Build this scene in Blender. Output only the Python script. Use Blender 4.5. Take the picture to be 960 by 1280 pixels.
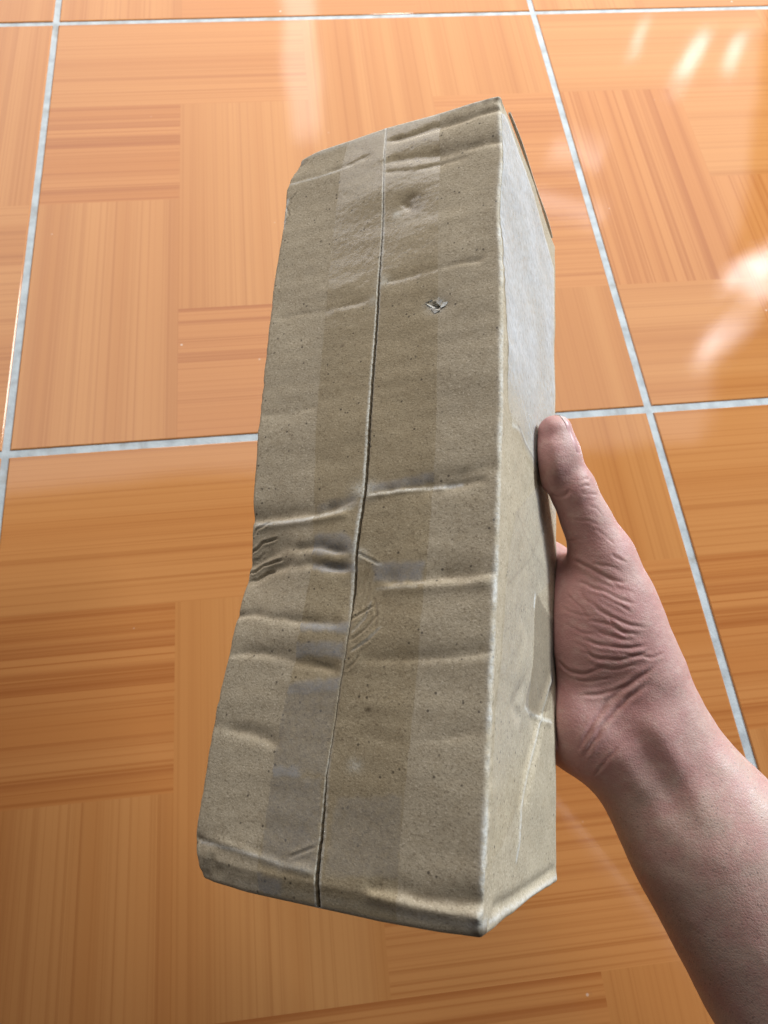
import bpy, bmesh, math, random
import numpy as np
from mathutils import Matrix, Vector
random.seed(7); rng = np.random.default_rng(7)
for o in list(bpy.data.objects): bpy.data.objects.remove(o, do_unlink=True)
scene = bpy.context.scene
COL = scene.collection

# ------------------------------------------------------------------ camera (solved from the tile grid)
TILE = 0.5                                     # tile pitch in metres
CAM = np.array([0.4698, -1.5554, 0.9663]) * TILE
RIGHT = np.array([0.9936, -0.1048, 0.0432]); DOWN = np.array([-0.0791, -0.9141, -0.3978]); FWD = np.array([0.0812, 0.3918, -0.9165])
RW = np.vstack([RIGHT, DOWN, FWD])             # world -> camera axes (x right, y down, z forward)
F, PX, PY = 890.0, 480.0, 640.0                # photograph pixels (960 x 1280)
cam = bpy.data.cameras.new('camera'); cam_o = bpy.data.objects.new('camera', cam); COL.objects.link(cam_o)
m = Matrix(((RIGHT[0], -DOWN[0], -FWD[0], CAM[0]), (RIGHT[1], -DOWN[1], -FWD[1], CAM[1]), (RIGHT[2], -DOWN[2], -FWD[2], CAM[2]), (0, 0, 0, 1)))
cam_o.matrix_world = m
cam.sensor_fit = 'VERTICAL'; cam.sensor_height = 24.0; cam.sensor_width = 18.0; cam.lens = 24.0 * F / 1280.0
cam.clip_start = 0.01; cam.clip_end = 100
cam.dof.use_dof = True; cam.dof.focus_distance = 0.275; cam.dof.aperture_fstop = 15.0
scene.camera = cam_o
scene.render.resolution_x = 768; scene.render.resolution_y = 1024

# ------------------------------------------------------------------ light: dim room, open door and window, added fill lamps
world = bpy.data.worlds.new('World'); scene.world = world; world.use_nodes = True
bg = world.node_tree.nodes['Background']; bg.inputs[0].default_value = (0.80, 0.90, 1.0, 1); bg.inputs[1].default_value = 0.055
def area(name, loc, target, sx, sy, power, col, spread=180):
    l = bpy.data.lights.new(name, 'AREA'); l.shape = 'RECTANGLE'; l.size = sx; l.size_y = sy; l.energy = power; l.color = col; l.spread = math.radians(spread)
    o = bpy.data.objects.new(name, l); COL.objects.link(o); o.location = loc
    o.rotation_euler = (Vector(target) - Vector(loc)).to_track_quat('-Z', 'Y').to_euler()
    return o
def polar(base, az, el, dist):
    a, e = math.radians(az), math.radians(el)
    return (base[0] + dist * math.cos(e) * math.sin(a), base[1] + dist * math.cos(e) * math.cos(a), base[2] + dist * math.sin(e))
BC = (0.28, -0.62, 0.2)
area('window_light', (2.3, 0.35, 1.40), BC, 0.55, 0.55, 104, (0.82, 0.92, 1.0))
area('overhead_fill', (0.47, 0.50, 1.30), (0.38, 0.30, 0.0), 0.46, 0.66, 11, (1.0, 0.97, 0.92), 112)  # added overhead fill; the box hides its mirror image in the floor
area('room_fill', (-1.1, 0.0, 1.25), BC, 0.8, 0.7, 3.0, (1.0, 0.98, 0.95))  # added soft fill from the left, out of view
area('doorway_light', (0.35, 1.70, 0.50), (0.3, -0.2, 0.05), 1.5, 0.45, 14, (1.0, 0.96, 0.92))
area('door_light', (0.3, 1.05, 1.4), (0.3, -0.1, 0.34), 3.0, 1.6, 25, (1.0, 0.94, 0.93))
area('door_gap_light', polar((0.25, -0.05, 0), 1.0, 34, 2.6), (0.25, -0.05, 0.1), 0.13, 0.6, .6, (1.0, 0.95, 0.93))
for (az, el, sx, sy, pw) in ((26, 30, .03, .12, .05), (31.5, 30.5, .05, .16, .16), (35.5, 29.0, .05, .10, .08), (46, 45, .10, .12, .22), (45.5, 47, .06, .1, .12), (43.0, 39.6, .10, .10, .26), (44.4, 38.4, .12, .08, .30), (42.5, 41.5, .07, .05, .12), (45.5, 41, .1, .12, .3), (25.5, 41.5, .30, .07, .20), (25, 36.5, .20, .05, .12)):
    q = polar((0.62, -0.1, 0) if el < 35 else (.61, -.40, 0) if az > 40 else (.48, -.28, 0), az, el, 2.4)
    area('door_pane_light', q, (0.62, -0.1, 0), sx, sy, pw, (1, .97, 1))
scene.view_settings.view_transform = 'Standard'; scene.view_settings.look = 'None'
scene.view_settings.exposure = 0.0; scene.view_settings.gamma = 1.0; scene.view_settings.use_curve_mapping = False

# ------------------------------------------------------------------ helpers
def pix(px, py, z):                            # photograph pixel + distance along the axis -> camera-axes point
    return np.array([(px - PX) / F * z, (py - PY) / F * z, z])
def to_world(P): return np.asarray(P) @ RW + CAM
def mesh_obj(name, verts, faces, mat, parent=None, smooth=True):
    me = bpy.data.meshes.new(name)
    verts = np.asarray(verts, dtype=np.float32); faces = np.asarray(faces, dtype=np.int32)
    me.vertices.add(len(verts)); me.vertices.foreach_set('co', verts.ravel())
    k = faces.shape[1]; me.loops.add(faces.size); me.loops.foreach_set('vertex_index', faces.ravel())
    me.polygons.add(len(faces)); me.polygons.foreach_set('loop_start', np.arange(0, faces.size, k, dtype=np.int32))
    me.polygons.foreach_set('loop_total', np.full(len(faces), k, dtype=np.int32))
    me.polygons.foreach_set('use_smooth', np.full(len(faces), smooth))
    me.update(calc_edges=True); me.validate()
    me.materials.append(mat)
    o = bpy.data.objects.new(name, me); COL.objects.link(o)
    if parent: o.parent = parent
    return o
def vattr(o, name, vals):
    a = o.data.attributes.new(name, 'FLOAT', 'POINT'); a.data.foreach_set('value', np.asarray(vals, dtype=np.float32))
def grid_faces(nu, nv, flip=False):
    i = np.arange(nu - 1)[:, None] * nv + np.arange(nv - 1)[None, :]
    f = np.stack([i, i + nv, i + nv + 1, i + 1], -1).reshape(-1, 4)
    return f[:, ::-1] if flip else f
class N:
    """tiny node helper"""
    def __init__(s, name):
        s.m = bpy.data.materials.new(name); s.m.use_nodes = True; s.t = s.m.node_tree; s.t.nodes.clear()
        s.out = s.add('ShaderNodeOutputMaterial')
    def add(s, typ, **kw):
        n = s.t.nodes.new(typ)
        for k, v in kw.items(): setattr(n, k, v)
        return n
    def link(s, a, b): s.t.links.new(a, b)
    def put(s, sock, v):
        if isinstance(v, bpy.types.NodeSocket): s.link(v, sock)
        else: sock.default_value = v
    def attr(s, name): return s.add('ShaderNodeAttribute', attribute_name=name).outputs['Fac']
    def noise(s, vec, scale, detail=3, rough=.55, dist=0, out='Fac'):
        n = s.add('ShaderNodeTexNoise'); s.put(n.inputs['Vector'], vec); n.inputs['Scale'].default_value = scale
        n.inputs['Detail'].default_value = detail; n.inputs['Roughness'].default_value = rough; n.inputs['Distortion'].default_value = dist
        return n.outputs[out]
    def math(s, op, a, b=0.0, clamp=False):
        n = s.add('ShaderNodeMath', operation=op, use_clamp=clamp); s.put(n.inputs[0], a); s.put(n.inputs[1], b); return n.outputs[0]
    def ramp(s, v, lo, hi, a=0.0, b=1.0):
        n = s.add('ShaderNodeMapRange', interpolation_type='SMOOTHSTEP'); s.put(n.inputs[0], v)
        for i, x in enumerate((lo, hi, a, b)): n.inputs[i + 1].default_value = x
        return n.outputs[0]
    def mix(s, fac, a, b, mode='MIX'):
        n = s.add('ShaderNodeMix', data_type='RGBA', blend_type=mode); s.put(n.inputs[0], fac)
        s.put(n.inputs[6], a if isinstance(a, bpy.types.NodeSocket) else (*a, 1)); s.put(n.inputs[7], b if isinstance(b, bpy.types.NodeSocket) else (*b, 1))
        return n.outputs[2]
    def scale_vec(s, vec, sc):
        n = s.add('ShaderNodeVectorMath', operation='MULTIPLY'); s.put(n.inputs[0], vec); n.inputs[1].default_value = sc; return n.outputs[0]
    def bump(s, h, strength, dist, prev=None):
        n = s.add('ShaderNodeBump'); s.put(n.inputs['Height'], h); n.inputs['Strength'].default_value = strength; n.inputs['Distance'].default_value = dist
        if prev: s.link(prev, n.inputs['Normal'])
        return n.outputs[0]
    def bsdf(s, col, rough, normal=None, **kw):
        n = s.add('ShaderNodeBsdfPrincipled'); s.put(n.inputs['Base Color'], col if isinstance(col, bpy.types.NodeSocket) else (*col, 1)); s.put(n.inputs['Roughness'], rough)
        if normal: s.link(normal, n.inputs['Normal'])
        for k, v in kw.items(): s.put(n.inputs[k], v)
        return n.outputs[0]
    def surf(s, x): s.link(x, s.out.inputs['Surface']); return s.m
    def obj(s): return s.add('ShaderNodeTexCoord').outputs['Object']
    def uv(s): return s.add('ShaderNodeTexCoord').outputs['UV']

def smoothstep(a, b, x): t = np.clip((x - a) / (b - a), 0, 1); return t * t * (3 - 2 * t)
def vnoise(P, seed, freq):
    """cheap smooth value noise, P (n,2) or (n,3)"""
    P = np.asarray(P) * freq; n, d = P.shape; I = np.floor(P).astype(np.int64); Fr = P - I; Fr = Fr * Fr * (3 - 2 * Fr)
    r = np.random.default_rng(seed).random(4096); prim = np.array([1, 57, 913])[:d]; out = np.zeros(n)
    for c in range(2 ** d):
        off = np.array([(c >> k) & 1 for k in range(d)]); wgt = np.prod(np.where(off, Fr, 1 - Fr), axis=1)
        out += wgt * r[((I + off) @ prim) % 4096]
    return out * 2 - 1
def polydist(P, L):
    """distance of points P (n,d) to polyline L (m,d), arclength parameter 0..1, signed side for 2-D"""
    P = np.asarray(P); L = np.asarray(L, float); best = np.full(len(P), 1e9); par = np.zeros(len(P)); side = np.zeros(len(P))
    seg = np.linalg.norm(np.diff(L, axis=0), axis=1); cum = np.r_[0, np.cumsum(seg)]
    for i in range(len(L) - 1):
        ab = L[i + 1] - L[i]; t = np.clip(((P - L[i]) @ ab) / max(ab @ ab, 1e-15), 0, 1); d = P - (L[i] + t[:, None] * ab); dd = np.linalg.norm(d, axis=1)
        k = dd < best; best[k] = dd[k]; par[k] = (cum[i] + t[k] * seg[i]) / cum[-1]
        if P.shape[1] == 2: side[k] = np.sign(ab[0] * d[k, 1] - ab[1] * d[k, 0])
    return best, par, side

# ------------------------------------------------------------------ materials
def mat_tile():
    n = N('printed_wood_tile'); uv = n.uv(); tone = n.attr('tone')
    g1 = n.noise(n.scale_vec(uv, (26, .12, 1)), 1.0, 1, .5)                 # broad bands along the grain
    g2 = n.noise(n.scale_vec(uv, (130, .35, 1)), 1.0, 2, .6)                 # streaks
    g3 = n.noise(n.scale_vec(uv, (430, 1.0, 1)), 1.0, 2, .6)               # fine lines
    band = n.ramp(g1, .40, .64)
    st = n.ramp(g2, .50, .72); fine = n.ramp(g3, .46, .70)
    c = n.mix(band, (.400, .178, .058), (.360, .148, .044))
    c = n.mix(n.math('MULTIPLY', st, n.math('ADD', n.math('MULTIPLY', tone, .80), .10)), c, (.21, .062, .016))
    c = n.mix(n.math('MULTIPLY', fine, n.math('ADD', n.math('MULTIPLY', tone, .50), .22)), c, (.22, .068, .016))
    c = n.mix(n.math('MULTIPLY', tone, .40), c, (.36, .120, .030))
    ob = n.obj()
    sp = n.noise(ob, 90, 2, .6); c = n.mix(n.ramp(sp, .74, .80, 0, .35), c, (.30, .12, .05)); dv = n.add('ShaderNodeTexVoronoi'); n.link(ob, dv.inputs['Vector']); dv.inputs['Scale'].default_value = 34; c = n.mix(n.math('MULTIPLY', n.ramp(dv.outputs['Distance'], .020, .045, 1, 0), n.ramp(n.noise(ob, 13, 2), .5, .6)), c, (.55, .46, .38))
    wob = n.noise(ob, 7, 1, .5); nb = n.bump(wob, .05, .02); nb = n.bump(n.noise(ob, 900, 2, .6), .04, .0004, nb)
    rough = n.ramp(n.noise(ob, 30, 4, .65), .3, .8, .04, .075)
    return n.surf(n.bsdf(c, rough, nb, **{'Specular IOR Level': .62}))
def mat_grout():
    n = N('grey_cement_grout'); ob = n.obj()
    c = n.mix(n.ramp(n.noise(ob, 60, 5, .65), .35, .7), (.37, .40, .41), (.26, .28, .29))
    c = n.mix(n.ramp(n.noise(ob, 26, 4, .65), .52, .70, 0, .75), c, (.20, .18, .15))
    return n.surf(n.bsdf(c, .85, n.bump(n.noise(ob, 700, 4, .6), .5, .0006)))
def mat_card(name='kraft_cardboard'):
    n = N(name); ob = n.obj(); wear = n.attr('wear'); stain_and_shade = n.attr('stain_and_shade')
    big = n.noise(ob, 28, 4, .6); mid = n.noise(ob, 220, 3, .6)
    fib = n.noise(ob, 950, 3, .75)
    c = n.mix(n.ramp(big, .3, .72), (.380, .319, .231), (.440, .372, .270))
    c = n.mix(n.ramp(mid, .35, .75, 0, .35), c, (.30, .235, .150))
    c = n.mix(n.ramp(fib, .50, .68, 0, .62), c, (.17, .135, .090))
    c = n.mix(n.ramp(n.noise(ob, 1100, 2, .6), .56, .70, 0, .5), c, (.60, .52, .40))
    v = n.add('ShaderNodeTexVoronoi'); n.link(ob, v.inputs['Vector']); v.inputs['Scale'].default_value = 330
    vd = n.math('MULTIPLY', n.ramp(v.outputs['Distance'], .10, .20, 1, 0), n.ramp(n.noise(ob, 140, 1), .52, .60))
    c = n.mix(n.math('MULTIPLY', vd, .75), c, (.055, .045, .035))
    wn = n.math('MULTIPLY', wear, n.ramp(n.noise(ob, 900, 4, .7), .25, .62), True)
    c = n.mix(wn, c, (.72, .73, .72))
    c = n.mix(stain_and_shade, c, (.115, .085, .055))
    h = n.bump(n.noise(ob, 1300, 3, .65), .45, .0004); h = n.bump(n.noise(ob, 120, 3, .55), .10, .0012, h)
    flu = n.add('ShaderNodeTexWave', wave_type='BANDS', bands_direction='Y'); n.link(ob, flu.inputs['Vector']); flu.inputs['Scale'].default_value = 42; flu.inputs['Distortion'].default_value = .8
    h = n.bump(flu.outputs['Fac'], .06, .0006, h)
    return n.surf(n.bsdf(c, .78, h, **{'Specular IOR Level': .15}))
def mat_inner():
    n = N('inner_flap_slit_shade'); ob = n.obj()
    return n.surf(n.bsdf(n.mix(n.ramp(n.noise(ob, 200, 3), .35, .7), (.030, .036, .055), (.012, .014, .022)), .8))  # shade inside the slit put into the board colour
def mat_tape(name='clear_packing_tape', tint=(.92, .90, .855), rough=.48, gloss=.12, milk_sheen_col=(.44, .44, .45, 1)):
    n = N(name); ob = n.obj(); milk_and_sheen = n.attr('milky_and_sheen')
    tr = n.add('ShaderNodeBsdfTransparent'); tr.inputs[0].default_value = (*tint, 1)
    gl = n.add('ShaderNodeBsdfGlossy'); gl.inputs['Color'].default_value = (1, 1, 1, 1); n.put(gl.inputs['Roughness'], n.ramp(n.noise(ob, 60, 3), .3, .7, rough * .7, rough * 1.3))
    h = n.bump(n.noise(ob, 450, 3, .6), .25, .0005); n.link(h, gl.inputs['Normal'])
    fr = n.add('ShaderNodeFresnel'); fr.inputs['IOR'].default_value = 1.33; n.link(h, fr.inputs['Normal'])
    mx = n.add('ShaderNodeMixShader'); n.link(n.math('MULTIPLY', fr.outputs[0], gloss), mx.inputs[0]); n.link(tr.outputs[0], mx.inputs[1]); n.link(gl.outputs[0], mx.inputs[2])
    df = n.add('ShaderNodeBsdfDiffuse'); df.inputs[0].default_value = milk_sheen_col
    m2 = n.add('ShaderNodeMixShader'); n.link(n.math('MULTIPLY', milk_and_sheen, n.ramp(n.noise(ob, 420, 4, .7), .2, .7, .45, 1.0)), m2.inputs[0]); n.link(mx.outputs[0], m2.inputs[1]); n.link(df.outputs[0], m2.inputs[2])
    return n.surf(m2.outputs[0])
def mat_skin():
    n = N('skin'); ob = n.obj(); pink = n.attr('pink'); cre = n.attr('crease')
    mot = n.noise(ob, 70, 4, .6); mot2 = n.noise(ob, 260, 3, .6)
    c = n.mix(pink, (.435, .300, .250), (.44, .228, .210))
    c = n.mix(n.ramp(mot, .35, .70, 0, .55), c, (.42, .190, .180))
    c = n.mix(n.ramp(mot2, .45, .75, 0, .28), c, (.58, .42, .35))
    v = n.add('ShaderNodeTexVoronoi'); n.link(ob, v.inputs['Vector']); v.inputs['Scale'].default_value = 420
    fol = n.math('MULTIPLY', n.ramp(v.outputs['Distance'], .08, .22, 1, 0), n.math('SUBTRACT', 1.0, pink, True))
    c = n.mix(n.math('MULTIPLY', fol, .55), c, (.16, .11, .10))
    c = n.mix(n.math('MULTIPLY', cre, .45), c, (.25, .095, .080))
    v2 = n.add('ShaderNodeTexVoronoi', feature='DISTANCE_TO_EDGE'); n.link(n.scale_vec(ob, (1, 1, 1)), v2.inputs['Vector']); v2.inputs['Scale'].default_value = 800
    h = n.bump(n.ramp(v2.outputs['Distance'], 0, .22), .14, .0005)
    h = n.bump(n.noise(ob, 330, 4, .65), .17, .0012, h)
    return n.surf(n.bsdf(c, n.ramp(mot2, .3, .7, .46, .60), h, **{'Subsurface Weight': .12, 'Subsurface Scale': .004, 'Subsurface Radius': (1, .35, .2), 'Specular IOR Level': .45}))
def mat_nail():
    n = N('finger_nail'); ob = n.obj()
    c = n.mix(n.attr('tip'), (.46, .265, .250), (.56, .44, .40))
    return n.surf(n.bsdf(c, .38, n.bump(n.noise(ob, 500, 2), .1, .0004), **{'Subsurface Weight': .1, 'Subsurface Scale': .002, 'Specular IOR Level': .5}))
M_TILE, M_GROUT, M_CARD, M_INNER, M_TAPE, M_SKIN, M_NAIL = mat_tile(), mat_grout(), mat_card(), mat_inner(), mat_tape(), mat_skin(), mat_nail()
M_TAPE2 = mat_tape('side_tape_painted_sheen', (.98, .975, .96), .35, .16, (.62, .63, .65, 1))  # pale diffuse part is painted window sheen

# ------------------------------------------------------------------ floor: grout bed and ceramic tiles with a printed herringbone parquet
GR = 0.0058
bx0, bx1, by0, by1 = -4.0, 5.0, -5.0, 4.0
gx = np.linspace(bx0, bx1, 2); gy = np.linspace(by0, by1, 2)
floor = mesh_obj('floor', [(x, y, -.0010) for x in gx for y in gy], grid_faces(2, 2), M_GROUT)
floor['kind'] = 'structure'; floor['label'] = 'glossy orange wood-print tile floor with pale grey grout lines'
# planks (col, row, width, height, vertical?) in quarter-tile cells, row 0 = far side; cut at the tile border
PL_A = [(0,0,2,1,0,.45),(0,1,1,1,0,.85),(3,1,1,1,0,.70),(1,1,1,2,1,.06),(0,2,1,2,1,.14),(1,3,2,1,0,.90),(2,2,2,1,0,.65),(2,0,1,2,1,.10),(3,3,1,1,1,.04),(3,0,1,1,1,.08)]  # last value is print tone; darkest bottom plank also carries the arm's shadow
PL_B = [(0,1,1,2,1,.80),(1,2,1,2,1,.78),(0,0,2,1,0,.10),(0,3,1,1,0,.22),(3,3,1,1,0,.3),(2,2,2,1,0,.25),(1,1,2,1,0,.12),(3,0,1,2,1,.2),(2,3,1,1,1,.15),(2,0,1,1,1,.1)]
def tile_mesh(name, planks, seed):
    r = np.random.default_rng(seed); bm = bmesh.new(); uvl = bm.loops.layers.uv.new('UVMap'); tl = bm.faces.layers.float.new('tone')
    S = TILE - GR; q = S / 4; b = .0011
    def bev(x, y):                                  # tile border drops by a small rounded edge
        return (min(max(x, b), S - b), min(max(y, b), S - b))
    for (c, w, wd, h, vert, tone) in [(p[0], p[1], p[2], p[3], p[4], p[5]) for p in planks]:
        x0, x1, y0, y1 = c * q, (c + wd) * q, w * q, (w + h) * q
        pts = [bev(x0, y0), bev(x1, y0), bev(x1, y1), bev(x0, y1)]
        f = bm.faces.new([bm.verts.new((x, -y, 0)) for x, y in reversed(pts)])
        ou, ov = r.random(2) * 40; f[tl] = tone
        for lp in f.loops:
            x, y = lp.vert.co.x, lp.vert.co.y
            lp[uvl].uv = (x + ou, y + ov) if vert else (y + ou, x + ov)
    ring = [(b, b), (S - b, b), (S - b, S - b), (b, S - b)]; o1 = [(.0003, .0003), (S - .0003, .0003), (S - .0003, S - .0003), (.0003, S - .0003)]; o2 = [(0, 0), (S, 0), (S, S), (0, S)]
    levels = [[(x, -y, 0) for x, y in ring], [(x, -y, -.0004) for x, y in o1], [(x, -y, -.0014) for x, y in o2], [(x, -y, -.008) for x, y in o2]]
    V = [[bm.verts.new(p) for p in lv] for lv in levels]
    for k in range(3):
        for i in range(4):
            j = (i + 1) % 4; f = bm.faces.new((V[k][i], V[k + 1][i], V[k + 1][j], V[k][j])); f[tl] = .3
            for lp in f.loops: lp[uvl].uv = (lp.vert.co.x + 7, lp.vert.co.y + 3)
    bmesh.ops.recalc_face_normals(bm, faces=bm.faces)
    me = bpy.data.meshes.new(name); bm.to_mesh(me); bm.free(); me.materials.append(M_TILE)
    return me
TA, TB = tile_mesh('tile', PL_A, 11), tile_mesh('tile', PL_B, 23)
for cx in range(-3, 5):
    for ry in range(-4, 4):
        if cx in (-3, 4) and ry in (-4, 3): continue
        o = bpy.data.objects.new('tile', TB if (cx % 2 == 1 and ry % 2 == 0) else TA); COL.objects.link(o); o.parent = floor
        o.location = (cx * TILE + GR / 2 + rng.normal(0, .0002), -ry * TILE - GR / 2 + rng.normal(0, .0002), rng.normal(0, .00015))

# ------------------------------------------------------------------ cardboard box
L = 0.3; W = 0.09916; D = 0.0991
RB = np.array([[0.905, -0.073, 0.418], [-0.068, 0.948, 0.312], [-0.419, -0.311, 0.853]])
U_, _, V_ = np.linalg.svd(RB); RB = U_ @ V_
TB_ = np.array([-0.1379, -0.5435, 1.0989]) * L
BOXM = RW.T @ RB; BOXO = to_world(TB_)
def box_local(P): return (np.asarray(P) - TB_) @ RB          # camera-axes -> box axes
def box_cam(Q): return np.asarray(Q) @ RB.T + TB_
def on_plane(px, py, axis, val):                              # pixel ray meets the box plane axis = val
    d = RB.T @ np.array([(px - PX) / F, (py - PY) / F, 1.0]); o = -TB_ @ RB
    return o + d * ((val - o[axis]) / d[axis])
def fr(*pts): return np.array([on_plane(x, y, 2, 0.0)[:2] for x, y in pts])          # front face (x, y)
def sd(*pts): return np.array([on_plane(x, y, 0, W)[[2, 1]] for x, y in pts])        # right face (z, y)

box = bpy.data.objects.new('cardboard_box', None); COL.objects.link(box)
box.matrix_world = Matrix([[*BOXM[i], BOXO[i]] for i in range(3)] + [[0, 0, 0, 1]])
box['label'] = 'long dented brown cardboard box sealed with clear tape, held in the hand'; box['category'] = 'box'

# outline corrections taken from the worn edges
Lp = fr((372,203),(357,240),(353,285),(341,350),(331,450),(321,545),(313,650),(309,690),(303,726),(294,770),(285,815),(266,900),(252,985),(240,1045),(242,1090))
Rp = fr((626,130),(628,200),(624,260),(628,340),(628,500),(625,600),(622,700),(615,850),(611,950),(607,1050),(603,1150))
Tp = fr((366,199),(400,186),(440,173),(482,158),(540,142),(590,126),(618,117)); Bp = fr((238,1100),(300,1117),(395,1138),(470,1155),(560,1171),(603,1177))
def edge_fix(P):
    x, y, z = P[:, 0].copy(), P[:, 1].copy(), P[:, 2].copy(); fz = np.clip(1 - z / (.6 * D), 0, 1)
    dl = np.interp(y, Lp[:, 1], Lp[:, 0]); dr = np.interp(y, Rp[:, 1], Rp[:, 0] - W)
    s = np.clip(x / W, 0, 1); wl = (1 - s) ** 3; wr = s ** 3
    x2 = x + fz * (dl * wl + dr * wr)
    dt = np.interp(x, Tp[:, 0], Tp[:, 1]); db = np.interp(x, Bp[:, 0], Bp[:, 1] - L); r = np.clip(y / L, 0, 1)
    y2 = y + fz * (dt * (1 - r) ** 8 + db * r ** 8)
    return np.stack([x2, y2, z], 1)
# valley folds on the front: polyline, depth (m), half width above / below
FOLDS = [
 (fr((356,231),(400,220),(440,206),(472,190)), .0007, .0024, .0012),
 (fr((478,180),(540,162),(585,148),(626,134)), .0012, .0034, .0018),
 (fr((478,205),(520,197),(560,190),(600,181),(626,175)), .0013, .0040, .0030),
 (fr((480,216),(520,212),(560,201),(590,193)), .0006, .0018, .0014),
 (fr((476,353),(510,346),(550,336),(600,325)), .0008, .0030, .0022),
 (fr((350,398),(400,390),(440,380),(470,372)), .0006, .0030, .0020),
 (fr((330,520),(360,516),(400,508)), .0004, .003, .002),
 (fr((312,649),(350,646),(400,640),(440,626),(456,620)), .0024, .0050, .0016),
 (fr((456,619),(500,612),(560,607),(600,600)), .0016, .0026, .0030),
 (fr((500,611),(560,598),(600,588),(626,582)), .0012, .0040, .0050),
 (fr((308,704),(330,693),(360,684),(400,684),(440,690)), .0026, .0044, .0014),
 (fr((305,724),(330,713),(360,706),(400,707),(443,712)), .0024, .0034, .0016),
 (fr((470,727),(530,724),(580,720),(622,715)), .0016, .0048, .0014),
 (fr((294,770),(330,768),(370,776),(436,778)), .0013, .0030, .0012),
 (fr((286,818),(330,818),(380,828),(430,840)), .0012, .0040, .0018),
 (fr((440,824),(500,822),(560,820),(616,814)), .0010, .0045, .0020),
 (fr((268,908),(300,912),(330,922),(355,934)), .0014, .0045, .0025),
 (fr((440,920),(500,925),(560,922),(610,915)), .0005, .0060, .0030),
 (fr((244,1050),(280,1058),(330,1068),(370,1080)), .0012, .0022, .0014),
 (fr((450,1106),(520,1122),(570,1130),(612,1134)), .0014, .0040, .0012),
]
FINE = [fr(*p) for p in (
 ((312,672),(318,660),(327,657),(338,650)), ((307,689),(316,684),(324,676),(345,671)), ((309,697),(316,697),(326,687)), ((303,714),(312,712),(322,704),(352,697)), ((304,724),(314,722),(327,713),(340,712)),
 ((440,790),(455,772),(462,752)), ((436,802),(456,786),(474,764)), ((437,815),(460,800),(475,784)), ((432,838),(442,828),(448,818)), ((447,745),(455,722),(462,700)), ((452,770),(458,745),(460,725)),
 ((466,745),(470,770),(468,790)), ((445,690),(460,698),(474,705)), ((436,775),(452,765),(468,755)), ((395,1058),(380,1064),(360,1072)), ((360,262),(364,250),(372,240)), ((355,280),(361,270),(358,258)))]
RIDGES = [(fr((242,1046),(300,1062),(360,1082),(400,1092)), .0006, .0015), (fr((450,1118),(520,1136),(580,1146),(612,1150)), .0007, .0018), (fr((456,622),(500,614),(560,609)), .0005, .001), (fr((470,734),(540,732),(620,727)), .0006, .0022), (fr((314,658),(380,652),(440,642)), .0006, .0015)]
HOLE = fr((545,381))[0]; DENT2 = fr((512,255))[0]
BOTF = fr((242,1070),(300,1085),(395,1105),(480,1122),(560,1142),(603,1150))
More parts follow.
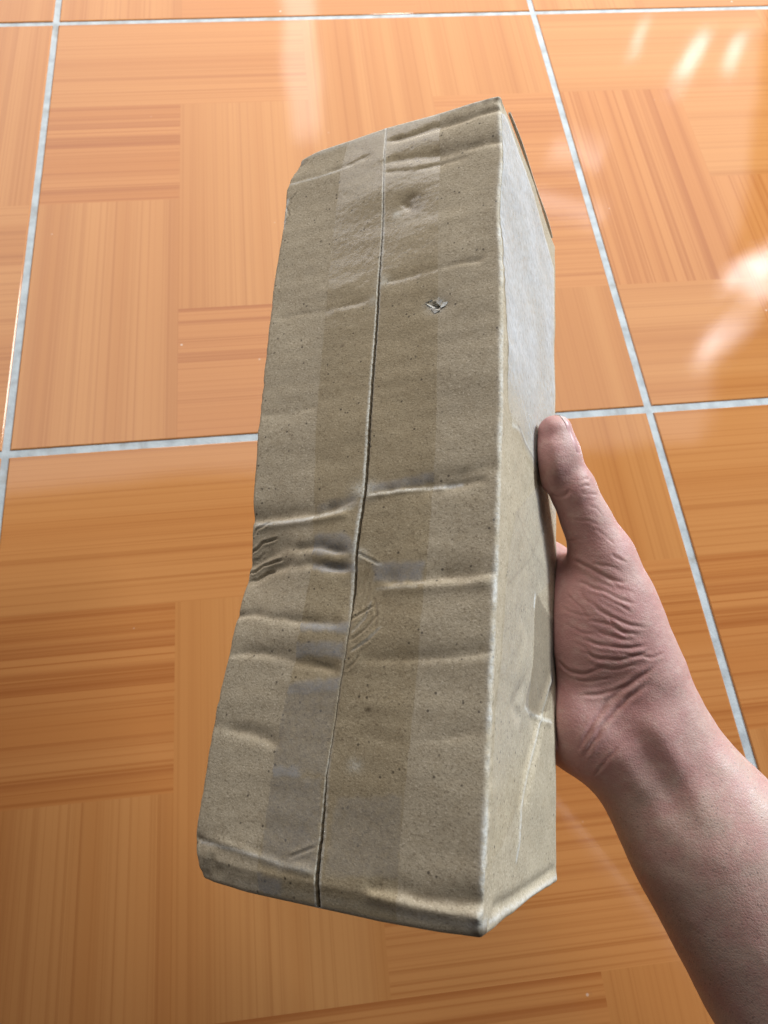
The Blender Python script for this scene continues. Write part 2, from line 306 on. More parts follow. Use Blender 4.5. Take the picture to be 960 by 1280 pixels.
def front_depth(P2):
    """how far the front face is pushed in at (x, y)"""
    d = np.zeros(len(P2))
    for line, dep, wa, wb in FOLDS:
        x0, x1 = line[:, 0].min() - .006, line[:, 0].max() + .006; y0, y1 = line[:, 1].min() - .02, line[:, 1].max() + .02
        k = np.where((P2[:, 0] > x0) & (P2[:, 0] < x1) & (P2[:, 1] > y0) & (P2[:, 1] < y1))[0]
        if len(k) == 0: continue
        Q = P2[k] + np.stack([vnoise(P2[k], 3, 120), vnoise(P2[k], 5, 120)], 1) * .0006
        dist, par, side = polydist(Q, line); end = smoothstep(0, .10, par) * smoothstep(1, .90, par)
        e0 = line[0, 0] < .012; e1 = line[-1, 0] > W - .012
        if e0: end = smoothstep(1, .85, par)
        if e1: end = smoothstep(0, .15, par)
        wv = np.where(side > 0, max(wb, .0022), wa); end = end * (.75 + .45 * vnoise(P2[k], 9, 70) + .2 * vnoise(P2[k], 10, 260))
        d[k] += .80 * dep * end * (1 + (dist / (wv * .8 * (1 + .35 * vnoise(P2[k], 13, 70)))) ** 2) ** -1.5
    for fi, line in enumerate(FINE):
        amp = (1.1, 1.9, .7, 2.2, 1.2)[fi] if fi < 5 else 1.0
        k = np.where((np.abs(P2 - line.mean(0)).max(1) < .014))[0]
        dist, par, side = polydist(P2[k], line); end = smoothstep(0, .15, par) * smoothstep(1, .85, par)
        d[k] += amp * .00045 * end * np.exp(-(dist / (.00034 + .0001 * (fi < 5))) ** 2) - amp * .00015 * end * np.exp(-((dist - .0009) / .0005) ** 2)
    for line, hgt, wd in RIDGES:
        k = np.where((P2[:, 1] > line[:, 1].min() - .01) & (P2[:, 1] < line[:, 1].max() + .01))[0]
        dist, par, side = polydist(P2[k], line); end = smoothstep(0, .1, par) * smoothstep(1, .9, par)
        d[k] -= hgt * end * np.exp(-(dist / wd) ** 2)
    # crushed area on the left, sagging tape area, general waviness
    c = fr((318,700))[0]; d += .0032 * np.exp(-(((P2 - c) / [.014, .016]) ** 2).sum(1))
    c = fr((452,740))[0]; d += .0010 * np.exp(-(((P2 - c) / [.012, .018]) ** 2).sum(1))
    d += .0004 * vnoise(P2 * [.6, 1.6], 21, 40) + .00011 * vnoise(P2 * [.5, 1.5], 22, 130) + .00003 * vnoise(P2, 23, 500)
    # puncture
    r = np.linalg.norm((P2 - HOLE) * [1, 1.3], axis=1); an = np.arctan2(P2[:, 1] - HOLE[1], P2[:, 0] - HOLE[0])
    d += .0030 * np.exp(-(r / .0013) ** 2) + .0008 * np.exp(-(r / .0042) ** 2) - .0006 * np.exp(-((r - .0022) / .0007) ** 2) * (.5 + .5 * np.sin(an * 3 + 1))
    r = np.linalg.norm(P2 - DENT2, axis=1); d += .0009 * np.exp(-(r / .004) ** 2) * (1 + .6 * vnoise(P2, 31, 400))
    # the bottom strip rolls away
    yb = np.interp(P2[:, 0], BOTF[:, 0], BOTF[:, 1]); t = np.clip(P2[:, 1] - yb, 0, None); d += t * .32
    return d
SLIT = fr((483,150),(482,165),(478,300),(471,400),(464,480),(459,560),(455,612),(449,650),(443,690),(440,735),(436,778),(431,815),(425,850),(418,905),(409,965),(403,1040),(398,1090),(394,1135))
slit_o = np.argsort(SLIT[:, 1]); SLIT = SLIT[slit_o]
def slit_x(y): return np.interp(y, SLIT[:, 1], SLIT[:, 0]) + .00005 * np.sin(y * 900) + .00005 * np.sin(y * 2300 + 1)
gy_, gv_ = np.array([0, .02, .06, .09, .13, .155, .18, .205, .215, .26, .275, .30]), np.array([.35, .4, .8, 1.2, 1.35, 1.4, 1.35, 1.2, .5, .45, 1.1, 1.9]) * .001
def slit_gap(y): return np.interp(y, gy_, gv_)
RR = .0015
def round_box(P):
    lo = np.array([RR, RR, RR]); hi = np.array([W - RR, L - RR, D - RR]); C = np.clip(P, lo, hi); v = P - C; n = np.linalg.norm(v, axis=1, keepdims=True)
    return np.where(n > 1e-9, C + v / np.maximum(n, 1e-9) * RR, P)
def side_depth(Q):
    """how far the right face is pushed in at (z, y)"""
    d = .0005 * vnoise(Q, 41, 45) + .00018 * vnoise(Q, 42, 150)
    for pts, dep, wd in (((( 690,842),(676,885),(668,920),(656,965),(648,1010),(645,1080)), -.0011, .0016), (((694,850),(682,890),(674,925),(662,970),(655,1010)), .0012, .0020),
                         (((660,890),(675,900),(690,905)), -.0006, .0012), (((612,1140),(640,1125),(670,1105),(697,1086)), .0012, .0022), (((612,1150),(640,1134),(670,1114),(697,1094)), -.0005, .0016),
                         (((655,850),(640,880),(650,900)), .0006, .003), (((645,760),(655,790),(640,830)), .0004, .004)):
        ln = sd(*pts); dist, par, s = polydist(Q, ln); d += dep * np.exp(-(dist / wd) ** 2) * smoothstep(0, .08, par) * smoothstep(1, .92, par)
    e = smoothstep(0, .006, Q[:, 0])
    return d * e
def warp(P):
    P = edge_fix(P); fw = np.exp(-np.clip(P[:, 2], 0, None) / .005)
    dz = front_depth(P[:, :2]); P[:, 2] += dz * fw
    sx = np.clip((P[:, 0] - (W - .03)) / .03, 0, 1) ** 2; k = P[:, 0] > W - .03
    P[k, 0] -= (side_depth(P[k][:, [2, 1]]) * sx[k])
    # battered corners
    for c, r, dv in ((( .002, .002, 0), .006, (.0006, .0006, .0006)), ((W, 0, 0), .007, (-.0006, .0008, .0006)), ((W, L, 0), .009, (-.0006, -.0002, .0008)), ((0, L, 0), .012, (.0006, -.0004, .0008))):
        wgt = np.exp(-(((P - c) / r) ** 2).sum(1)) * (1 + .5 * vnoise(P, 61, 350)); P += wgt[:, None] * np.array(dv)
    e = np.minimum(np.abs(P[:, 0] - W), np.abs(P[:, 0])); k = (e < .004) & (P[:, 2] < .004)       # frayed front edges
    P[k, 0] += vnoise(P[k], 71, 420) * .00035 * (1 - e[k] / .004)
    return P
def wear_of(P):
    x, y, z = P.T; w = np.zeros(len(P))
    er = np.hypot(np.clip(x - W + .0, -1, None) * 1.0, z); rx = np.interp(y, Rp[:, 1], Rp[:, 0]); er = np.hypot(x - rx + .0004, z - .0004)
    w = np.maximum(w, .48 * np.exp(-(er / .0012) ** 2) * (.65 + .6 * vnoise(P, 66, 160)))
    for yy in (0.0, L):
        ey = np.hypot(np.abs(y - yy) , z); w = np.maximum(w, .35 * np.exp(-(ey / .0014) ** 2))
    ds = np.abs(x - slit_x(y)) - slit_gap(y) / 2; w = np.maximum(w, np.where(z < .004, .95 * np.exp(-(np.clip(ds, 0, None) / .00036) ** 2) * np.interp(y, [0, .2, .215, .25, .26, .3], [1, 1, .25, .2, .7, .8]), 0))
    for (px, py, rx_, ry_, amt) in ((455,613,14,10,.9),(446,692,10,6,.7),(543,383,9,8,1.0),(536,381,6,3,1.0),(495,268,5,5,.8),(443,957,7,6,.55),(478,352,8,8,.7),(466,376,6,7,.5),(372,203,7,5,.9),(600,1160,16,5,.5)):
        c = fr((px, py))[0]; s = .3 / F; q = ((x - c[0]) / (rx_ * s)) ** 2 + ((y - c[1]) / (ry_ * s)) ** 2; w = np.maximum(w, np.where(z < .006, amt * np.exp(-q), 0))
    for pts, wd, amt in ((((456,620),(500,613),(560,607),(575,605)), .0007, .75), (((318,655),(380,650),(440,634)), .0008, .5), (((445,690),(460,698),(475,706)), .0006, .8), (((360,232),(400,222),(440,208)), .0005, .5), (((354,286),(357,262),(360,250)), .0007, .7), (((248,1052),(300,1064),(350,1080),(390,1090)), .0006, .45),
                         (((440,790),(455,772),(462,752)), .0004, .4), (((440,813),(460,798),(475,784)), .0004, .5), (((470,735),(520,733)), .0006, .3)):
        ln = fr(*pts); dist, par, s = polydist(np.stack([x, y], 1), ln); w = np.maximum(w, np.where(z < .006, amt * np.exp(-(dist / wd) ** 2), 0))
    for pts, wd, amt in ((((630,398),(655,442),(692,503)), .0006, .45), (((632,452),(650,505),(673,562)), .0006, .4), (((634,532),(648,540),(662,562)), .0008, .5), (((669,744),(668,758)), .0009, 1.0), (((690,842),(676,885),(668,920),(656,965),(648,1010),(645,1075)), .0007, .55), (((655,884),(664,893),(690,903)), .0007, .5), (((628,300),(640,340),(660,380)), .0006, .3), (((612,1152),(650,1128),(697,1096)), .0009, .4)):
        ln = sd(*pts); dist, par, s = polydist(np.stack([z, y], 1), ln); w = np.maximum(w, np.where(x > W - .006, amt * np.exp(-(dist / wd) ** 2), 0))
    return w
def stain_and_shade_of(P):
    x, y, z = P.T; w = np.zeros(len(P))
    for (px, py, r, amt) in ((460,887,3,.9),(428,432,2.2,.8),(553,380,5,.9),(512,250,14,.35),(520,262,9,.35),(372,1050,10,.3),(376,1035,7,.3),(602,1170,7,.95),(592,1170,6,.9),(608,125,6,.6),(621,122,4,.9),(590,131,4,.4),(375,205,6,.6)):  # real spots, plus painted darkness of the puncture and corner gaps
        c = fr((px, py))[0]; w = np.maximum(w, np.where(z < .006, amt * np.exp(-((x - c[0]) ** 2 + ((y - c[1]) * 1.2) ** 2) / (r * .3 / F) ** 2), 0))
    Q = np.stack([z, y], 1); on = x > W - .006
    for pts, wd, amt in ((((641,532),(656,556),(673,582)), .0005, .8), (((690,640),(660,700),(628,730)), .0005, .25), (((640,640),(665,690),(692,735)), .0005, .3)):
        dist, par, s = polydist(Q, sd(*pts)); w = np.maximum(w, np.where(on, amt * np.exp(-(dist / wd) ** 2), 0))
    w = np.maximum(w, np.where(on & inside(Q, sd((671,742),(693,782),(693,850),(688,888),(662,896),(656,880),(664,830))), .5, 0))
    return w
def inside(P, poly):
    x, y = P.T; c = np.zeros(len(P), bool); n = len(poly)
    for i in range(n):
        a, b = poly[i], poly[(i + 1) % n]; k = (a[1] > y) != (b[1] > y)
        if abs(b[1] - a[1]) > 1e-12: c ^= k & (x < (b[0] - a[0]) * (y - a[1]) / (b[1] - a[1]) + a[0])
    return c
def lin(a, b, step): return np.linspace(a, b, max(2, int(round((b - a) / step)) + 1))
def edgy(a, b, step):                            # denser rows at the rounded borders
    return np.unique(np.round(np.r_[lin(a, a + 2 * RR, RR / 5), lin(a + 2 * RR, b - 2 * RR, step), lin(b - 2 * RR, b, RR / 5)], 7))
def panel(name, A, B, fn, flip, mat=M_CARD):
    G = np.stack(np.meshgrid(A, B, indexing='ij'), -1).reshape(-1, 2); P = fn(G)
    P = warp(round_box(P)); o = mesh_obj(name, P, grid_faces(len(A), len(B), flip), mat, box)
    vattr(o, 'wear', wear_of(P)); vattr(o, 'stain_and_shade', stain_and_shade_of(P)); return o
YF = edgy(0, L, .00048)
def flap(name, left):
    S = np.unique(np.round(np.r_[0, lin(0, 2 * RR, RR / 5) / (W / 2), lin(2 * RR / (W / 2), 1, .0105)], 6)); n = len(S)
    yy = YF; gap = slit_gap(yy); sx = slit_x(yy)
    if left: X = S[:, None] * (sx - gap / 2)[None, :]
    else: X = W - S[:, None] * (W - sx - gap / 2)[None, :]
    Y = np.broadcast_to(yy[None, :], X.shape); P = np.stack([X.ravel(), Y.ravel(), np.zeros(X.size)], 1)
    P = warp(round_box(P)).reshape(n, len(yy), 3)
    sgn = -1 if left else 1
    # cut edge of the board at the slit: small rounded lip, then down the board thickness
    e = P[-1]; lip = e + [0, 0, 0]; 
    r1 = e + np.stack([np.full(len(yy), -sgn * .00012), np.zeros(len(yy)), np.full(len(yy), .00018)], 1); r2 = e + np.stack([np.zeros(len(yy)), np.zeros(len(yy)), np.full(len(yy), .0028)], 1)
    if not left: P[:, :, 2] -= 0
    r15 = r1 + [0, 0, .0004]; P = np.concatenate([P, r1[None], r15[None], r2[None]], 0)
    o = mesh_obj(name, P.reshape(-1, 3), grid_faces(n + 3, len(yy), left), M_CARD, box)
    V = P.reshape(-1, 3); w = wear_of(V); st = stain_and_shade_of(V); w.reshape(n + 3, -1)[-2:] = 0; st.reshape(n + 3, -1)[-1] = .6  # foot of the slit wall coloured darker
    vattr(o, 'wear', w); vattr(o, 'stain_and_shade', st); return o
fl = flap('flap', True); fl['label'] = 'crushed flap half with a folded outer edge'
flap('flap', False)
ZS = edgy(0, D, .0008)
panel('side_panel', ZS, edgy(0, L, .0008), lambda G: np.stack([np.full(len(G), W), G[:, 1], G[:, 0]], 1), True)
panel('side_panel', ZS, edgy(0, L, .0016), lambda G: np.stack([np.zeros(len(G)), G[:, 1], G[:, 0]], 1), False)
panel('back_panel', edgy(0, W, .003), edgy(0, L, .003), lambda G: np.stack([G[:, 0], G[:, 1], np.full(len(G), D)], 1), False)
panel('end_panel', edgy(0, W, .0012), edgy(0, D, .0012), lambda G: np.stack([G[:, 0], np.zeros(len(G)), G[:, 1]], 1), False)
panel('end_panel', edgy(0, W, .0012), edgy(0, D, .0012), lambda G: np.stack([G[:, 0], np.full(len(G), L), G[:, 1]], 1), True)
# board under the slit, coloured near-black for the shade in the gap
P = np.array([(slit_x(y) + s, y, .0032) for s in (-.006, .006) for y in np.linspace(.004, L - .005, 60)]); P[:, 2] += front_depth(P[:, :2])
o = mesh_obj('slit_shade_board', P, grid_faces(2, 60), M_INNER, box); 
# lifted flap edges at the far end
def strip(name, pts, w, t, mat, parent):
    """flat board strip swept along pts (box axes): width vector w, thickness vector t per point"""
    V = []
    for p, ww in zip(pts, w):
        p = np.array(p)
        for a, b in ((0, 0), (1, 0), (1, 1), (0, 1)): V.append(p + np.array(ww) * a + np.array(t) * b)
    Fc = []
    for i in range(len(pts) - 1):
        for j in range(4): k = (j + 1) % 4; Fc.append((4 * i + j, 4 * i + k, 4 * i + 4 + k, 4 * i + 4 + j))
    Fc += [(0, 3, 2, 1), (4 * len(pts) - 4, 4 * len(pts) - 3, 4 * len(pts) - 2, 4 * len(pts) - 1)]
    o = mesh_obj(name, V, Fc, mat, parent, False); vattr(o, 'wear', np.full(len(V), .35)); vattr(o, 'stain_and_shade', np.zeros(len(V))); return o
strip('end_flap_edge', [(W - .0015 + .0009 * math.sin(s * 3), -.0009 - .0002 * s, .004 + s * (D - .008)) for s in np.linspace(.08, .98, 14)], [(.0010 + .0003 * math.sin(s * 9), 0, 0) for s in np.linspace(0, 1, 14)], (0, -.0005, 0), M_CARD, box)

# torn paper curling out of the puncture
def shard(pts, lifts):
    Q = fr(*pts); z = front_depth(Q); P = np.concatenate([np.stack([Q[:, 0], Q[:, 1], z - np.array(lifts) * .001], 1), np.stack([Q[:, 0], Q[:, 1], z - np.array(lifts) * .001 + .0003], 1)]); n = len(Q)
    o = mesh_obj('torn_paper', P, [(0, 1, 2), (0, 2, 3), (n + 2, n + 1, n), (n + 3, n + 2, n)] + sum([[(i, (i + 1) % n, (i + 1) % n + n), (i, (i + 1) % n + n, i + n)] for i in range(n)], []), M_CARD, box, False); vattr(o, 'wear', np.full(2 * n, .9)); vattr(o, 'stain_and_shade', np.zeros(2 * n))
shard(((531,379),(540,375),(546,380),(541,385)), (.15, .5, .9, .5)); shard(((539,386),(545,383),(550,388),(543,392)), (.3, .9, .5, .15)); shard(((548,371),(553,376),(549,381),(545,377)), (.1, .5, .8, .5)); shard(((551,379),(560,377),(557,382),(551,385)), (.7, .2, .2, .6))

# ---- tapes on the box
TLx = fr((436,170),(431,200),(420,280),(408,400),(397,500),(391,600),(388,670),(385,712),(374,778),(366,830),(352,900),(343,960),(334,1030),(322,1100),(318,1125)); TRx = fr((551,140),(550,200),(548,300),(545,400),(541,560),(536,620),(528,720),(518,850),(508,960),(499,1050),(494,1140))
MILK = [(fr((388,668),(425,664),(443,676),(440,690),(386,694)), .45), (fr((386,680),(402,678),(402,691),(386,692)), .5), (fr((384,704),(440,703),(444,714),(386,713)), .6), (fr((464,704),(527,700),(524,724),(464,726)), .5),
        (fr((458,606),(540,590),(540,602),(462,614)), .45), (fr((372,778),(437,778),(433,789),(373,788)), .6), (fr((368,803),(431,800),(429,821),(366,818)), .5), (fr((358,852),(425,846),(422,862),(357,868)), .5),
        (fr((355,866),(422,862),(408,965),(343,960)), .24), (fr((342,956),(374,954),(378,966),(342,968)), .6), (fr((339,970),(405,968),(396,1085),(330,1075)), .28), (fr((420,992),(503,988),(497,1085),(408,1085)), .20),
        (fr((320,1082),(356,1090),(350,1112),(318,1104)), .45), (fr((393,630),(443,618),(446,630),(392,640)), .28), (fr((590,608),(612,612),(606,617),(584,614)), .0)]
yy = lin(.0012, L - .0012, .0005); ns = 96; s = np.linspace(0, 1, ns)
xl = np.interp(yy, TLx[:, 1], TLx[:, 0]) + .0001 * np.sin(yy * 700); xr = np.interp(yy, TRx[:, 1], TRx[:, 0]) + .0001 * np.sin(yy * 600 + 2)
X = xl[None] + s[:, None] * (xr - xl)[None]; P0 = np.stack([X.ravel(), np.broadcast_to(yy, X.shape).ravel(), np.zeros(X.size)], 1)
P = warp(round_box(P0)); P[:, 2] -= .00022
# tape bridges the slit a little and puckers beside it
o = mesh_obj('tape_strip', P, grid_faces(ns, len(yy), False), M_TAPE, box)
jit = P0[:, :2] + np.stack([vnoise(P0[:, :2], 81, 500), vnoise(P0[:, :2], 82, 500)], 1) * .0006
mk = np.zeros(len(P))
for poly, a in MILK: mk = np.maximum(mk, a * inside(jit, poly))
mk = mk.reshape(ns, -1) * .85
for _ in range(3): mk[1:-1, 1:-1] = (mk[1:-1, 1:-1] * 2 + mk[:-2, 1:-1] + mk[2:, 1:-1] + mk[1:-1, :-2] + mk[1:-1, 2:]) / 6
mk = mk.ravel()
ds = np.abs(P0[:, 0] - slit_x(P0[:, 1])); mk = np.where(ds < .0005, mk * .3, mk)
vattr(o, 'milky_and_sheen', mk); o['label'] = 'clear tape over the centre slit with cloudy lifted patches'
# side tapes (right face), slanting layers, upper one with window sheen painted in
def side_tape(poly_rows, milk_and_sheen, lift):
    A = np.array([sd(a)[0] for a, b in poly_rows]); B = np.array([sd(b)[0] for a, b in poly_rows]); n = 60; k = len(A); tt = np.linspace(0, k - 1, 220)
    a = np.stack([np.interp(tt, range(k), A[:, i]) for i in (0, 1)], 1); b = np.stack([np.interp(tt, range(k), B[:, i]) for i in (0, 1)], 1); s = np.linspace(0, 1, n)[:, None, None]
    Q = (a[None] * (1 - s) + b[None] * s).reshape(-1, 2); Q[:, 0] = np.clip(Q[:, 0], .0005, D - .002)
    P = warp(round_box(np.stack([np.full(len(Q), W), Q[:, 1], Q[:, 0]], 1))); P[:, 0] += lift + .00012 * (1 + vnoise(Q, 91, 300))
    o = mesh_obj('side_tape', P, grid_faces(n, 220, True), M_TAPE2, box); vattr(o, 'milky_and_sheen', np.tile(milk_and_sheen * smoothstep(1.0, .55, np.linspace(0, 1, 220)), n) * (1 + .25 * vnoise(Q, 94, 60))); return o
side_tape([((626,140),(634,142)), ((626,250),(672,262)), ((626,330),(692,335)), ((627,420),(693,470)), ((628,510),(693,610)), ((634,535),(693,640))], .55, .0002)  # upper layer: painted sheen fading out downwards
side_tape([((636,640),(692,590)), ((626,700),(692,720)), ((622,760),(668,746)), ((616,860),(658,880)), ((611,960),(662,900)), ((610,1010),(665,935)), ((606,1090),(648,1000))], .10, .00045)
side_tape([((668,748),(692,740)), ((663,800),(692,800)), ((659,880),(692,850)), ((661,892),(692,905))], .02, .0008)

# ------------------------------------------------------------------ hand and forearm (one continuous skin from an implicit surface)
def loc(x, y, z): return box_cam(np.array([x, y, z]) * .001)      # box axes in mm -> camera axes
def smin(a, b, k):
    h = np.clip(.5 + .5 * (b - a) / k, 0, 1); return b + (a - b) * h - k * h * (1 - h)
def cone(P, a, b, r1, r2):
    ba = b - a; t = np.clip(((P - a) @ ba) / (ba @ ba), 0, 1); return np.linalg.norm(P - a - t[:, None] * ba, axis=1) - (r1 + (r2 - r1) * t)
def ell(P, c, R3, ax):
    q = (P - c) @ ax; k0 = np.linalg.norm(q / R3, axis=1); k1 = np.linalg.norm(q / (R3 * R3), axis=1); return k0 * (k0 - 1) / np.maximum(k1, 1e-9)
mm = .001
T_TIP, T_IP, T_MCP, T_CMC = pix(693,539,.2985), pix(715,611,.302), pix(754,698,.306), pix(808,838,.304)
WR = pix(803,926,.306); per = np.array([.838, -.546, 0]); EL = pix(1240,1560,.262)
def sdf(P, box_cut=True):
    P = np.asarray(P, dtype=np.float64)
    # forearm: two bones' worth of flesh side by side
    f = cone(P, WR + per * .0085, EL + per * .015, .0195, .036); f = smin(f, cone(P, WR - per * .0100, EL - per * .013, .0180, .036), .014)
    mid = WR + (EL - WR) * .42; f = smin(f, cone(P, WR + (EL - WR) * .25 + np.array([0, 0, .004]), EL, .026, .041), .02)
    # carpus + palm
    p = cone(P, pix(800,900,.307), pix(770,880,.312), .019, .020)
    for (x, y, z), r0, r1 in (((90,168,112), .014, .0118), ((80,187,112.5), .014, .0120), ((70,207,112), .014, .0114), ((61,226,111), .0135, .0105)):
        p = smin(p, cone(P, pix(778,905,.316), loc(x, y, z), r0, r1), .008)
    p = smin(p, cone(P, pix(740,925,.306), loc(78,238,112), .0125, .012), .010)              # hypothenar edge
    p = smin(p, ell(P, pix(742,795,.307), np.array([.0205, .030, .0175]), np.array([[.95, .28, .1], [-.30, .95, .05], [0, 0, 1]]).T), .012)     # thenar
    p = smin(p, ell(P, pix(722,905,.303), np.array([.014, .017, .014]), np.eye(3)), .010)
    p = smin(p, cone(P, T_CMC, T_MCP, .0165, .0128), .012)
    p = smin(p, cone(P, pix(735,755,.309), loc(96,172,111), .0125, .010), .010)               # web
    h = smin(f, p, .016)
    # thumb
    t = cone(P, T_MCP, T_IP, .0122, .0093); t = smin(t, cone(P, T_IP, pix(698,568,.2995), .0092, .0080), .003); t = smin(t, cone(P, pix(698,568,.2995), T_TIP, .0080, .0068), .004)
    t = smin(t, ell(P, pix(689,577,.2985), np.array([.0070, .0130, .0085]), np.eye(3)), .004)
    h = smin(h, t, .006)
    # fingers lying across the back of the box
    dirx = np.array([-.89, -.45, 0])
    for (x, y, z), ln, r in (((90,168,112), 74, 10.2), ((80,187,112.5), 80, 10.4), ((70,207,112), 66, 9.8), ((61,226,111), 52, 8.8)):
        b0 = np.array([x, y, z], float); j = [b0, b0 + dirx * ln * .46 + [0, 0, -z + 99 + r * .98], b0 + dirx * ln * .76 + [0, 0, -z + 99 + r * .90], b0 + dirx * ln * 1.0 + [0, 0, -z + 99 + r * .84]]
        rr = [r * 1.1, r, r * .92, r * .80]; d = None
        for i in range(3):
            c = cone(P, loc(*j[i]), loc(*j[i + 1]), rr[i] * mm, rr[i + 1] * mm); d = c if d is None else smin(d, c, .002)
        h = smin(h, d, .0035)
    if box_cut:
        q = box_local(P); c = np.array([W, L, D]) / 2; a = np.abs(q - c) - c - .0003
        bd = np.linalg.norm(np.maximum(a, 0), axis=1) + np.minimum(a.max(1), 0)
        h = -smin(-h, bd, .0012)
    return h
def sdf_chunk(P, n=400000): return np.concatenate([sdf(P[i:i + n]) for i in range(0, len(P), n)])
def surface_nets(lo, hi, step):
    n = np.ceil((np.array(hi) - lo) / step).astype(int) + 1; ax = [lo[i] + np.arange(n[i]) * step for i in range(3)]
    # coarse pass, then exact values only near the surface
    cs = 4; nc = (n + cs - 1) // cs + 1; cax = [lo[i] + np.arange(nc[i]) * step * cs for i in range(3)]
    CV = sdf_chunk(np.stack(np.meshgrid(*cax, indexing='ij'), -1).reshape(-1, 3)).reshape(nc)
    full = np.repeat(np.repeat(np.repeat(CV, cs, 0), cs, 1), cs, 2)[:n[0], :n[1], :n[2]].copy()
    near = np.argwhere(np.abs(full) < step * cs * 2.4); pts = np.stack([ax[i][near[:, i]] for i in range(3)], 1); full[tuple(near.T)] = sdf_chunk(pts)
    S = full; ins = S < 0
    corner = [(i, j, k) for i in (0, 1) for j in (0, 1) for k in (0, 1)]
    cnt = sum(ins[i:n[0] - 1 + i, j:n[1] - 1 + j, k:n[2] - 1 + k].astype(np.int8) for i, j, k in corner)
    cells = np.argwhere((cnt > 0) & (cnt < 8)); acc = np.zeros((len(cells), 3)); num = np.zeros(len(cells))
    for a in corner:
        for d in range(3):
            if a[d]: continue
            b = list(a); b[d] = 1; A = cells + a; B = cells + b; va = S[tuple(A.T)]; vb = S[tuple(B.T)]; k = (va < 0) != (vb < 0)
            t = va[k] / (va[k] - vb[k]); acc[k] += np.array(a) + t[:, None] * (np.array(b) - a); num[k] += 1
    V = lo + (cells + acc / num[:, None]) * step
    idx = -np.ones(n, dtype=np.int64); idx[tuple(cells.T)] = np.arange(len(cells)); Fs = []
    for d in range(3):
        sl0 = [slice(0, n[i]) for i in range(3)]; sl1 = list(sl0); sl0[d] = slice(0, n[d] - 1); sl1[d] = slice(1, n[d])
        e = np.argwhere(ins[tuple(sl0)] != ins[tuple(sl1)]); u, v = (d + 1) % 3, (d + 2) % 3
        e = e[(e[:, u] > 0) & (e[:, v] > 0)]
        q = []
        for du, dv in ((1, 1), (0, 1), (0, 0), (1, 0)):
            c = e.copy(); c[:, u] -= du; c[:, v] -= dv; q.append(idx[tuple(c.T)])
        q = np.stack(q, 1); fl_ = ~ins[tuple(e.T)]; q[fl_] = q[fl_][:, ::-1]; Fs.append(q[(q >= 0).all(1)])
    return V, np.concatenate(Fs)
def grad(P, e=2e-4):
    g = np.stack([sdf_chunk(P + e * np.eye(3)[i]) - sdf_chunk(P - e * np.eye(3)[i]) for i in range(3)], 1); return g / np.maximum(np.linalg.norm(g, axis=1, keepdims=True), 1e-9)
V, Fq = surface_nets(np.array([-.02, -.055, .235]), np.array([.275, .36, .385]), .0020)
def catmull(V, Fq, levels, want_normals=False):
    o = mesh_obj('tmp', V, Fq, M_SKIN); md = o.modifiers.new('s', 'SUBSURF'); md.levels = levels; md.render_levels = levels
    dg = bpy.context.evaluated_depsgraph_get(); e = o.evaluated_get(dg).to_mesh(); nv = len(e.vertices); v = np.zeros(nv * 3, np.float32); e.vertices.foreach_get('co', v)
    f = np.zeros(len(e.loops), np.int32); e.loops.foreach_get('vertex_index', f); v = v.reshape(-1, 3).astype(np.float64); f = f.reshape(-1, 4); nr = np.zeros(nv * 3, np.float32); e.vertices.foreach_get('normal', nr); nr = nr.reshape(-1, 3).astype(np.float64)
    me = o.data; bpy.data.objects.remove(o); bpy.data.meshes.remove(me); return v, f, nr
V, Fq, g = catmull(V, Fq, 2)
V -= g * np.clip(sdf_chunk(V), -.0008, .0008)[:, None] * .9
NRM = g
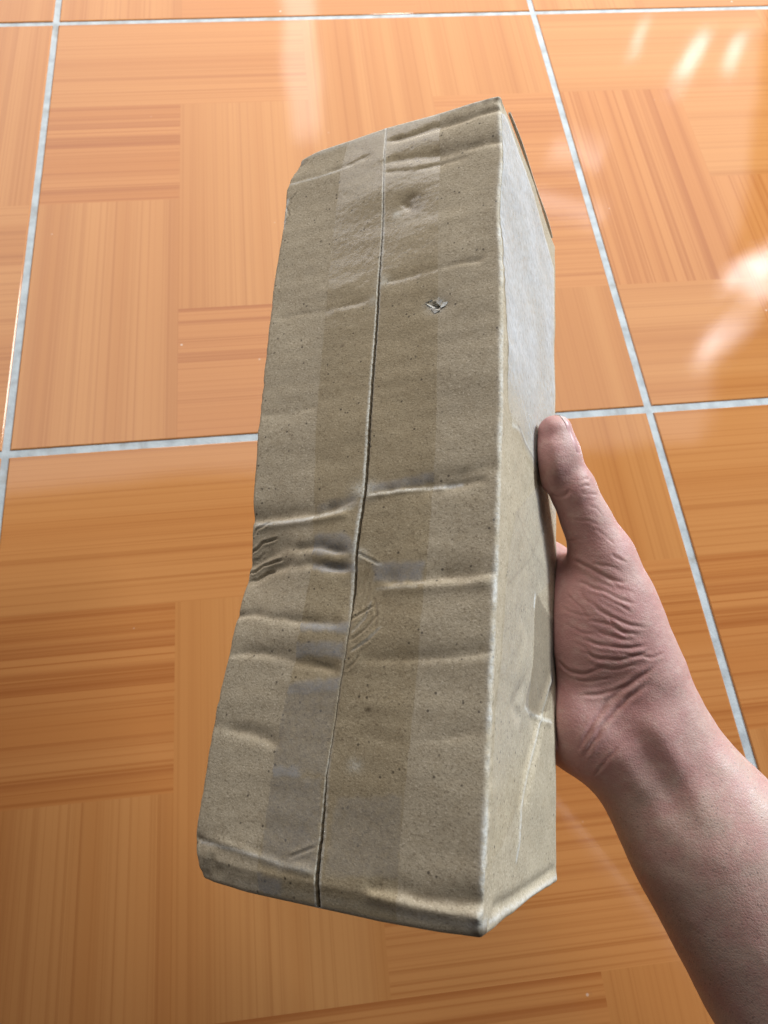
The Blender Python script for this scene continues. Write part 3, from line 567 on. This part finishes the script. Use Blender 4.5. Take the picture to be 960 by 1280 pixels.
# creases: pixel polylines dropped onto the skin, then carved by 3-D distance
uvp = np.stack([V[:, 0] / V[:, 2] * F + PX, V[:, 1] / V[:, 2] * F + PY], 1); facing = (NRM * V).sum(1) < -.02 * np.linalg.norm(V, axis=1)
def drop(pts, n=14):
    pts = np.array(pts, float); seg = np.r_[0, np.cumsum(np.linalg.norm(np.diff(pts, axis=0), axis=1))]; t = np.linspace(0, seg[-1], n); L2 = np.stack([np.interp(t, seg, pts[:, i]) for i in (0, 1)], 1); out = []
    fi = np.where(facing)[0]; fu = uvp[fi]
    for q in L2:
        d = np.abs(fu - q).max(1); k = np.where(d < 4)[0]
        if len(k) == 0: continue
        k = k[np.argsort(V[fi[k], 2])[:max(1, len(k) // 2)]]; kk = k[np.argmin(d[k])]; out.append(V[fi[kk]])
    return np.array(out)
CRE = [(((826,828),(794,850),(763,871),(744,899),(730,925),(722,942)), 1.3, 1.0), (((812,852),(790,868),(769,886),(747,914),(734,938),(727,954)), 1.4, 1.0), (((722,871),(754,867),(782,858),(794,849)), .8, .7),
 (((712,698),(738,712),(760,722),(786,729)), .9, .8), (((763,692),(784,704)), .6, .6), (((735,705),(760,708),(780,716)), .4, .5), (((716,724),(754,739),(779,750),(797,754)), .7, .7), (((738,755),(763,771),(785,780),(812,786)), .7, .7), (((730,774),(757,780),(779,790),(806,796)), .6, .6),
 (((726,799),(754,807),(782,811),(812,806)), .8, .7), (((722,815),(754,826),(785,824),(816,812)), .8, .7), (((695,826),(713,841),(732,842),(758,834)), .9, .9), (((757,770),(772,787),(792,799)), .5, .5), (((745,742),(768,752),(790,766)), .45, .5), (((700,760),(720,768),(742,770)), .35, .4),
 (((740,787),(765,796),(795,802)), .45, .5), (((735,830),(765,838),(800,832)), .5, .5), (((713,850),(740,852),(770,848)), .4, .5), (((705,780),(725,790),(745,792)), .3, .4), (((722,737),(735,752),(752,760)), .3, .4), (((779,930),(754,955),(741,972)), .5, .4), (((760,722),(775,735),(795,742)), .35, .4),
 (((706,742),(724,757),(736,776)), .3, .35), (((713,800),(735,815),(748,830)), .3, .35), (((800,820),(815,822),(832,815)), .45, .5), (((770,815),(795,822),(822,818)), .4, .5),
 (((687,619),(697,621),(706,619),(714,612)), .8, .9), (((724,603),(732,598),(738,600)), .5, .7), (((724,609),(732,606),(740,608)), .5, .7), (((724,616),(736,617),(747,619)), .45, .6), (((726,613),(740,612)), .4, .5), (((703,673),(716,675),(728,672)), .4, .4), (((735,632),(745,636),(755,645)), .3, .3), (((740,660),(755,668),(770,680)), .3, .3), (((715,650),(735,652),(752,658)), .25, .25)]
inward = np.zeros(len(V)); cval = np.zeros(len(V))
for pts, dep, amt in CRE:
    ln = drop(pts)
    if len(ln) < 3: continue
    ln[1:-1] = (ln[:-2] + ln[1:-1] * 2 + ln[2:]) / 4
    c = ln.mean(0); R_ = np.linalg.norm(ln - c, axis=1).max() + .006; k = np.where(np.linalg.norm(V - c, axis=1) < R_)[0]; dist, par, _ = polydist(V[k] + .0005 * np.stack([vnoise(V[k], 5 + i, 220) for i in range(3)], 1), ln); end = smoothstep(0, .2, par) * smoothstep(1, .8, par)
    w = .00042 + .00026 * dep; inward[k] += dep * .00034 * end * np.exp(-(dist / w) ** 2) - dep * .00022 * end * np.exp(-((dist - 2.6 * w) / (1.5 * w)) ** 2); cval[k] = np.maximum(cval[k], amt * end * np.exp(-(dist / (w * .9)) ** 2))
def groove(pts, dep, w):
    ln = drop(pts); dist, par, _ = polydist(V, ln); return dep * np.exp(-(dist / w) ** 2) * smoothstep(0, .25, par) * smoothstep(1, .7, par)
inward += groove(((783,893),(800,925),(822,962),(846,1010),(870,1050)), .0009, .0055) - groove(((800,880),(825,915),(850,960),(880,1010),(905,1050)), .0008, .0060) - groove(((765,930),(785,968),(810,1010)), .0008, .005)
inward -= groove(((690,545),(697,575),(705,600)), .0003, .004)
inward += .00016 * vnoise(V, 15, 160) + .0004 * vnoise(V, 16, 60)
q = box_local(V); c_ = np.array([W, L, D]) / 2; a_ = np.abs(q - c_) - c_; bdist = np.linalg.norm(np.maximum(a_, 0), axis=1); inward = np.where(bdist < .0012, np.maximum(inward, 0), inward)
V2 = V - NRM * inward[:, None]
hand = mesh_obj('person', to_world(V2), Fq, M_SKIN)
# redder palm and thumb, paler forearm
dirA = (EL - WR) / np.linalg.norm(EL - WR); along = (V2 - WR) @ dirA
pink = smoothstep(.028, -.012, along + .004 * vnoise(V2, 19, 60)); palmar = smoothstep(.30, -.25, (NRM @ np.array([.55, -.1, .0]))); pink = pink * (.45 + .55 * palmar)
vattr(hand, 'pink', np.clip(pink, 0, 1)); vattr(hand, 'crease', np.clip(cval, 0, 1))
hand['label'] = 'bare right forearm and hand gripping the cardboard box, thumb along its side'; hand['category'] = 'person'
# nails: curved plates laid on the finger tips
def nail(base, tip, dorsal, halfang, name='finger_nail', lift=.00042):
    ax = tip - base; ln = np.linalg.norm(ax); ax /= ln; dz = dorsal - ax * (dorsal @ ax); dz /= np.linalg.norm(dz); sx = np.cross(ax, dz); nu, nv = 15, 17; P = []; tipv = []
    I, J = np.meshgrid(np.arange(nu), np.arange(nv), indexing='ij'); u = (I / (nu - 1) * 2 - 1).ravel(); v = (J / (nv - 1)).ravel()
    a = u * halfang * (1 - .12 * (2 * np.clip(.5 - v, 0, 1)) ** 2); l = v * ln + .0012 * (1 - u * u) * np.clip(v - .9, 0, 1) * 10 - .0012 * (1 - u * u) * (1 - v)
    d = dz[None] * np.cos(a)[:, None] + sx[None] * np.sin(a)[:, None]; p = base + ax[None] * l[:, None]; rr = np.full(len(u), .002)
    for _ in range(24): rr += sdf(p + d * rr[:, None]) * -.9
    P = p + d * (rr + lift + .0002 * v - .00045 * np.abs(u) ** 10 - .0005 * (1 - v) ** 8)[:, None]; tipv = smoothstep(.86, .95, v + .05 * u * u)
    P = np.array(P); Q = np.concatenate([P, P - np.tile(dz * .0006, (len(P), 1))]); n = len(P); Fc = grid_faces(nu, nv); F2 = grid_faces(nu, nv, True) + n
    rim = [i * nv for i in range(nu)] + [(nu - 1) * nv + j for j in range(1, nv)] + [i * nv + nv - 1 for i in range(nu - 2, -1, -1)] + [j for j in range(nv - 2, 0, -1)]
    R_ = [(rim[i], rim[(i + 1) % len(rim)], rim[(i + 1) % len(rim)] + n, rim[i] + n) for i in range(len(rim))]
    o = mesh_obj(name, to_world(Q), np.concatenate([Fc, F2, np.array(R_)]), M_NAIL, hand); vattr(o, 'tip', np.r_[tipv, tipv]); return o
nail(pix(704,570,.2995), pix(694,522,.2985), np.array([.90, -.14, -.42]), .78, 'thumb_nail')
dirx = np.array([-.89, -.45, 0])
for (x, y, z), ln, r in (((90,168,112), 74, 10.2), ((80,187,112.5), 80, 10.4), ((70,207,112), 66, 9.8), ((61,226,111), 52, 8.8)):
    b = np.array([x, y, 0]) + dirx * (ln * .86); t = np.array([x, y, 0]) + dirx * (ln * 1.0 + r * .62); zz = 99 + r * .82
    nail(loc(b[0], b[1], zz), loc(t[0], t[1], zz), RB[:, 2], .8)
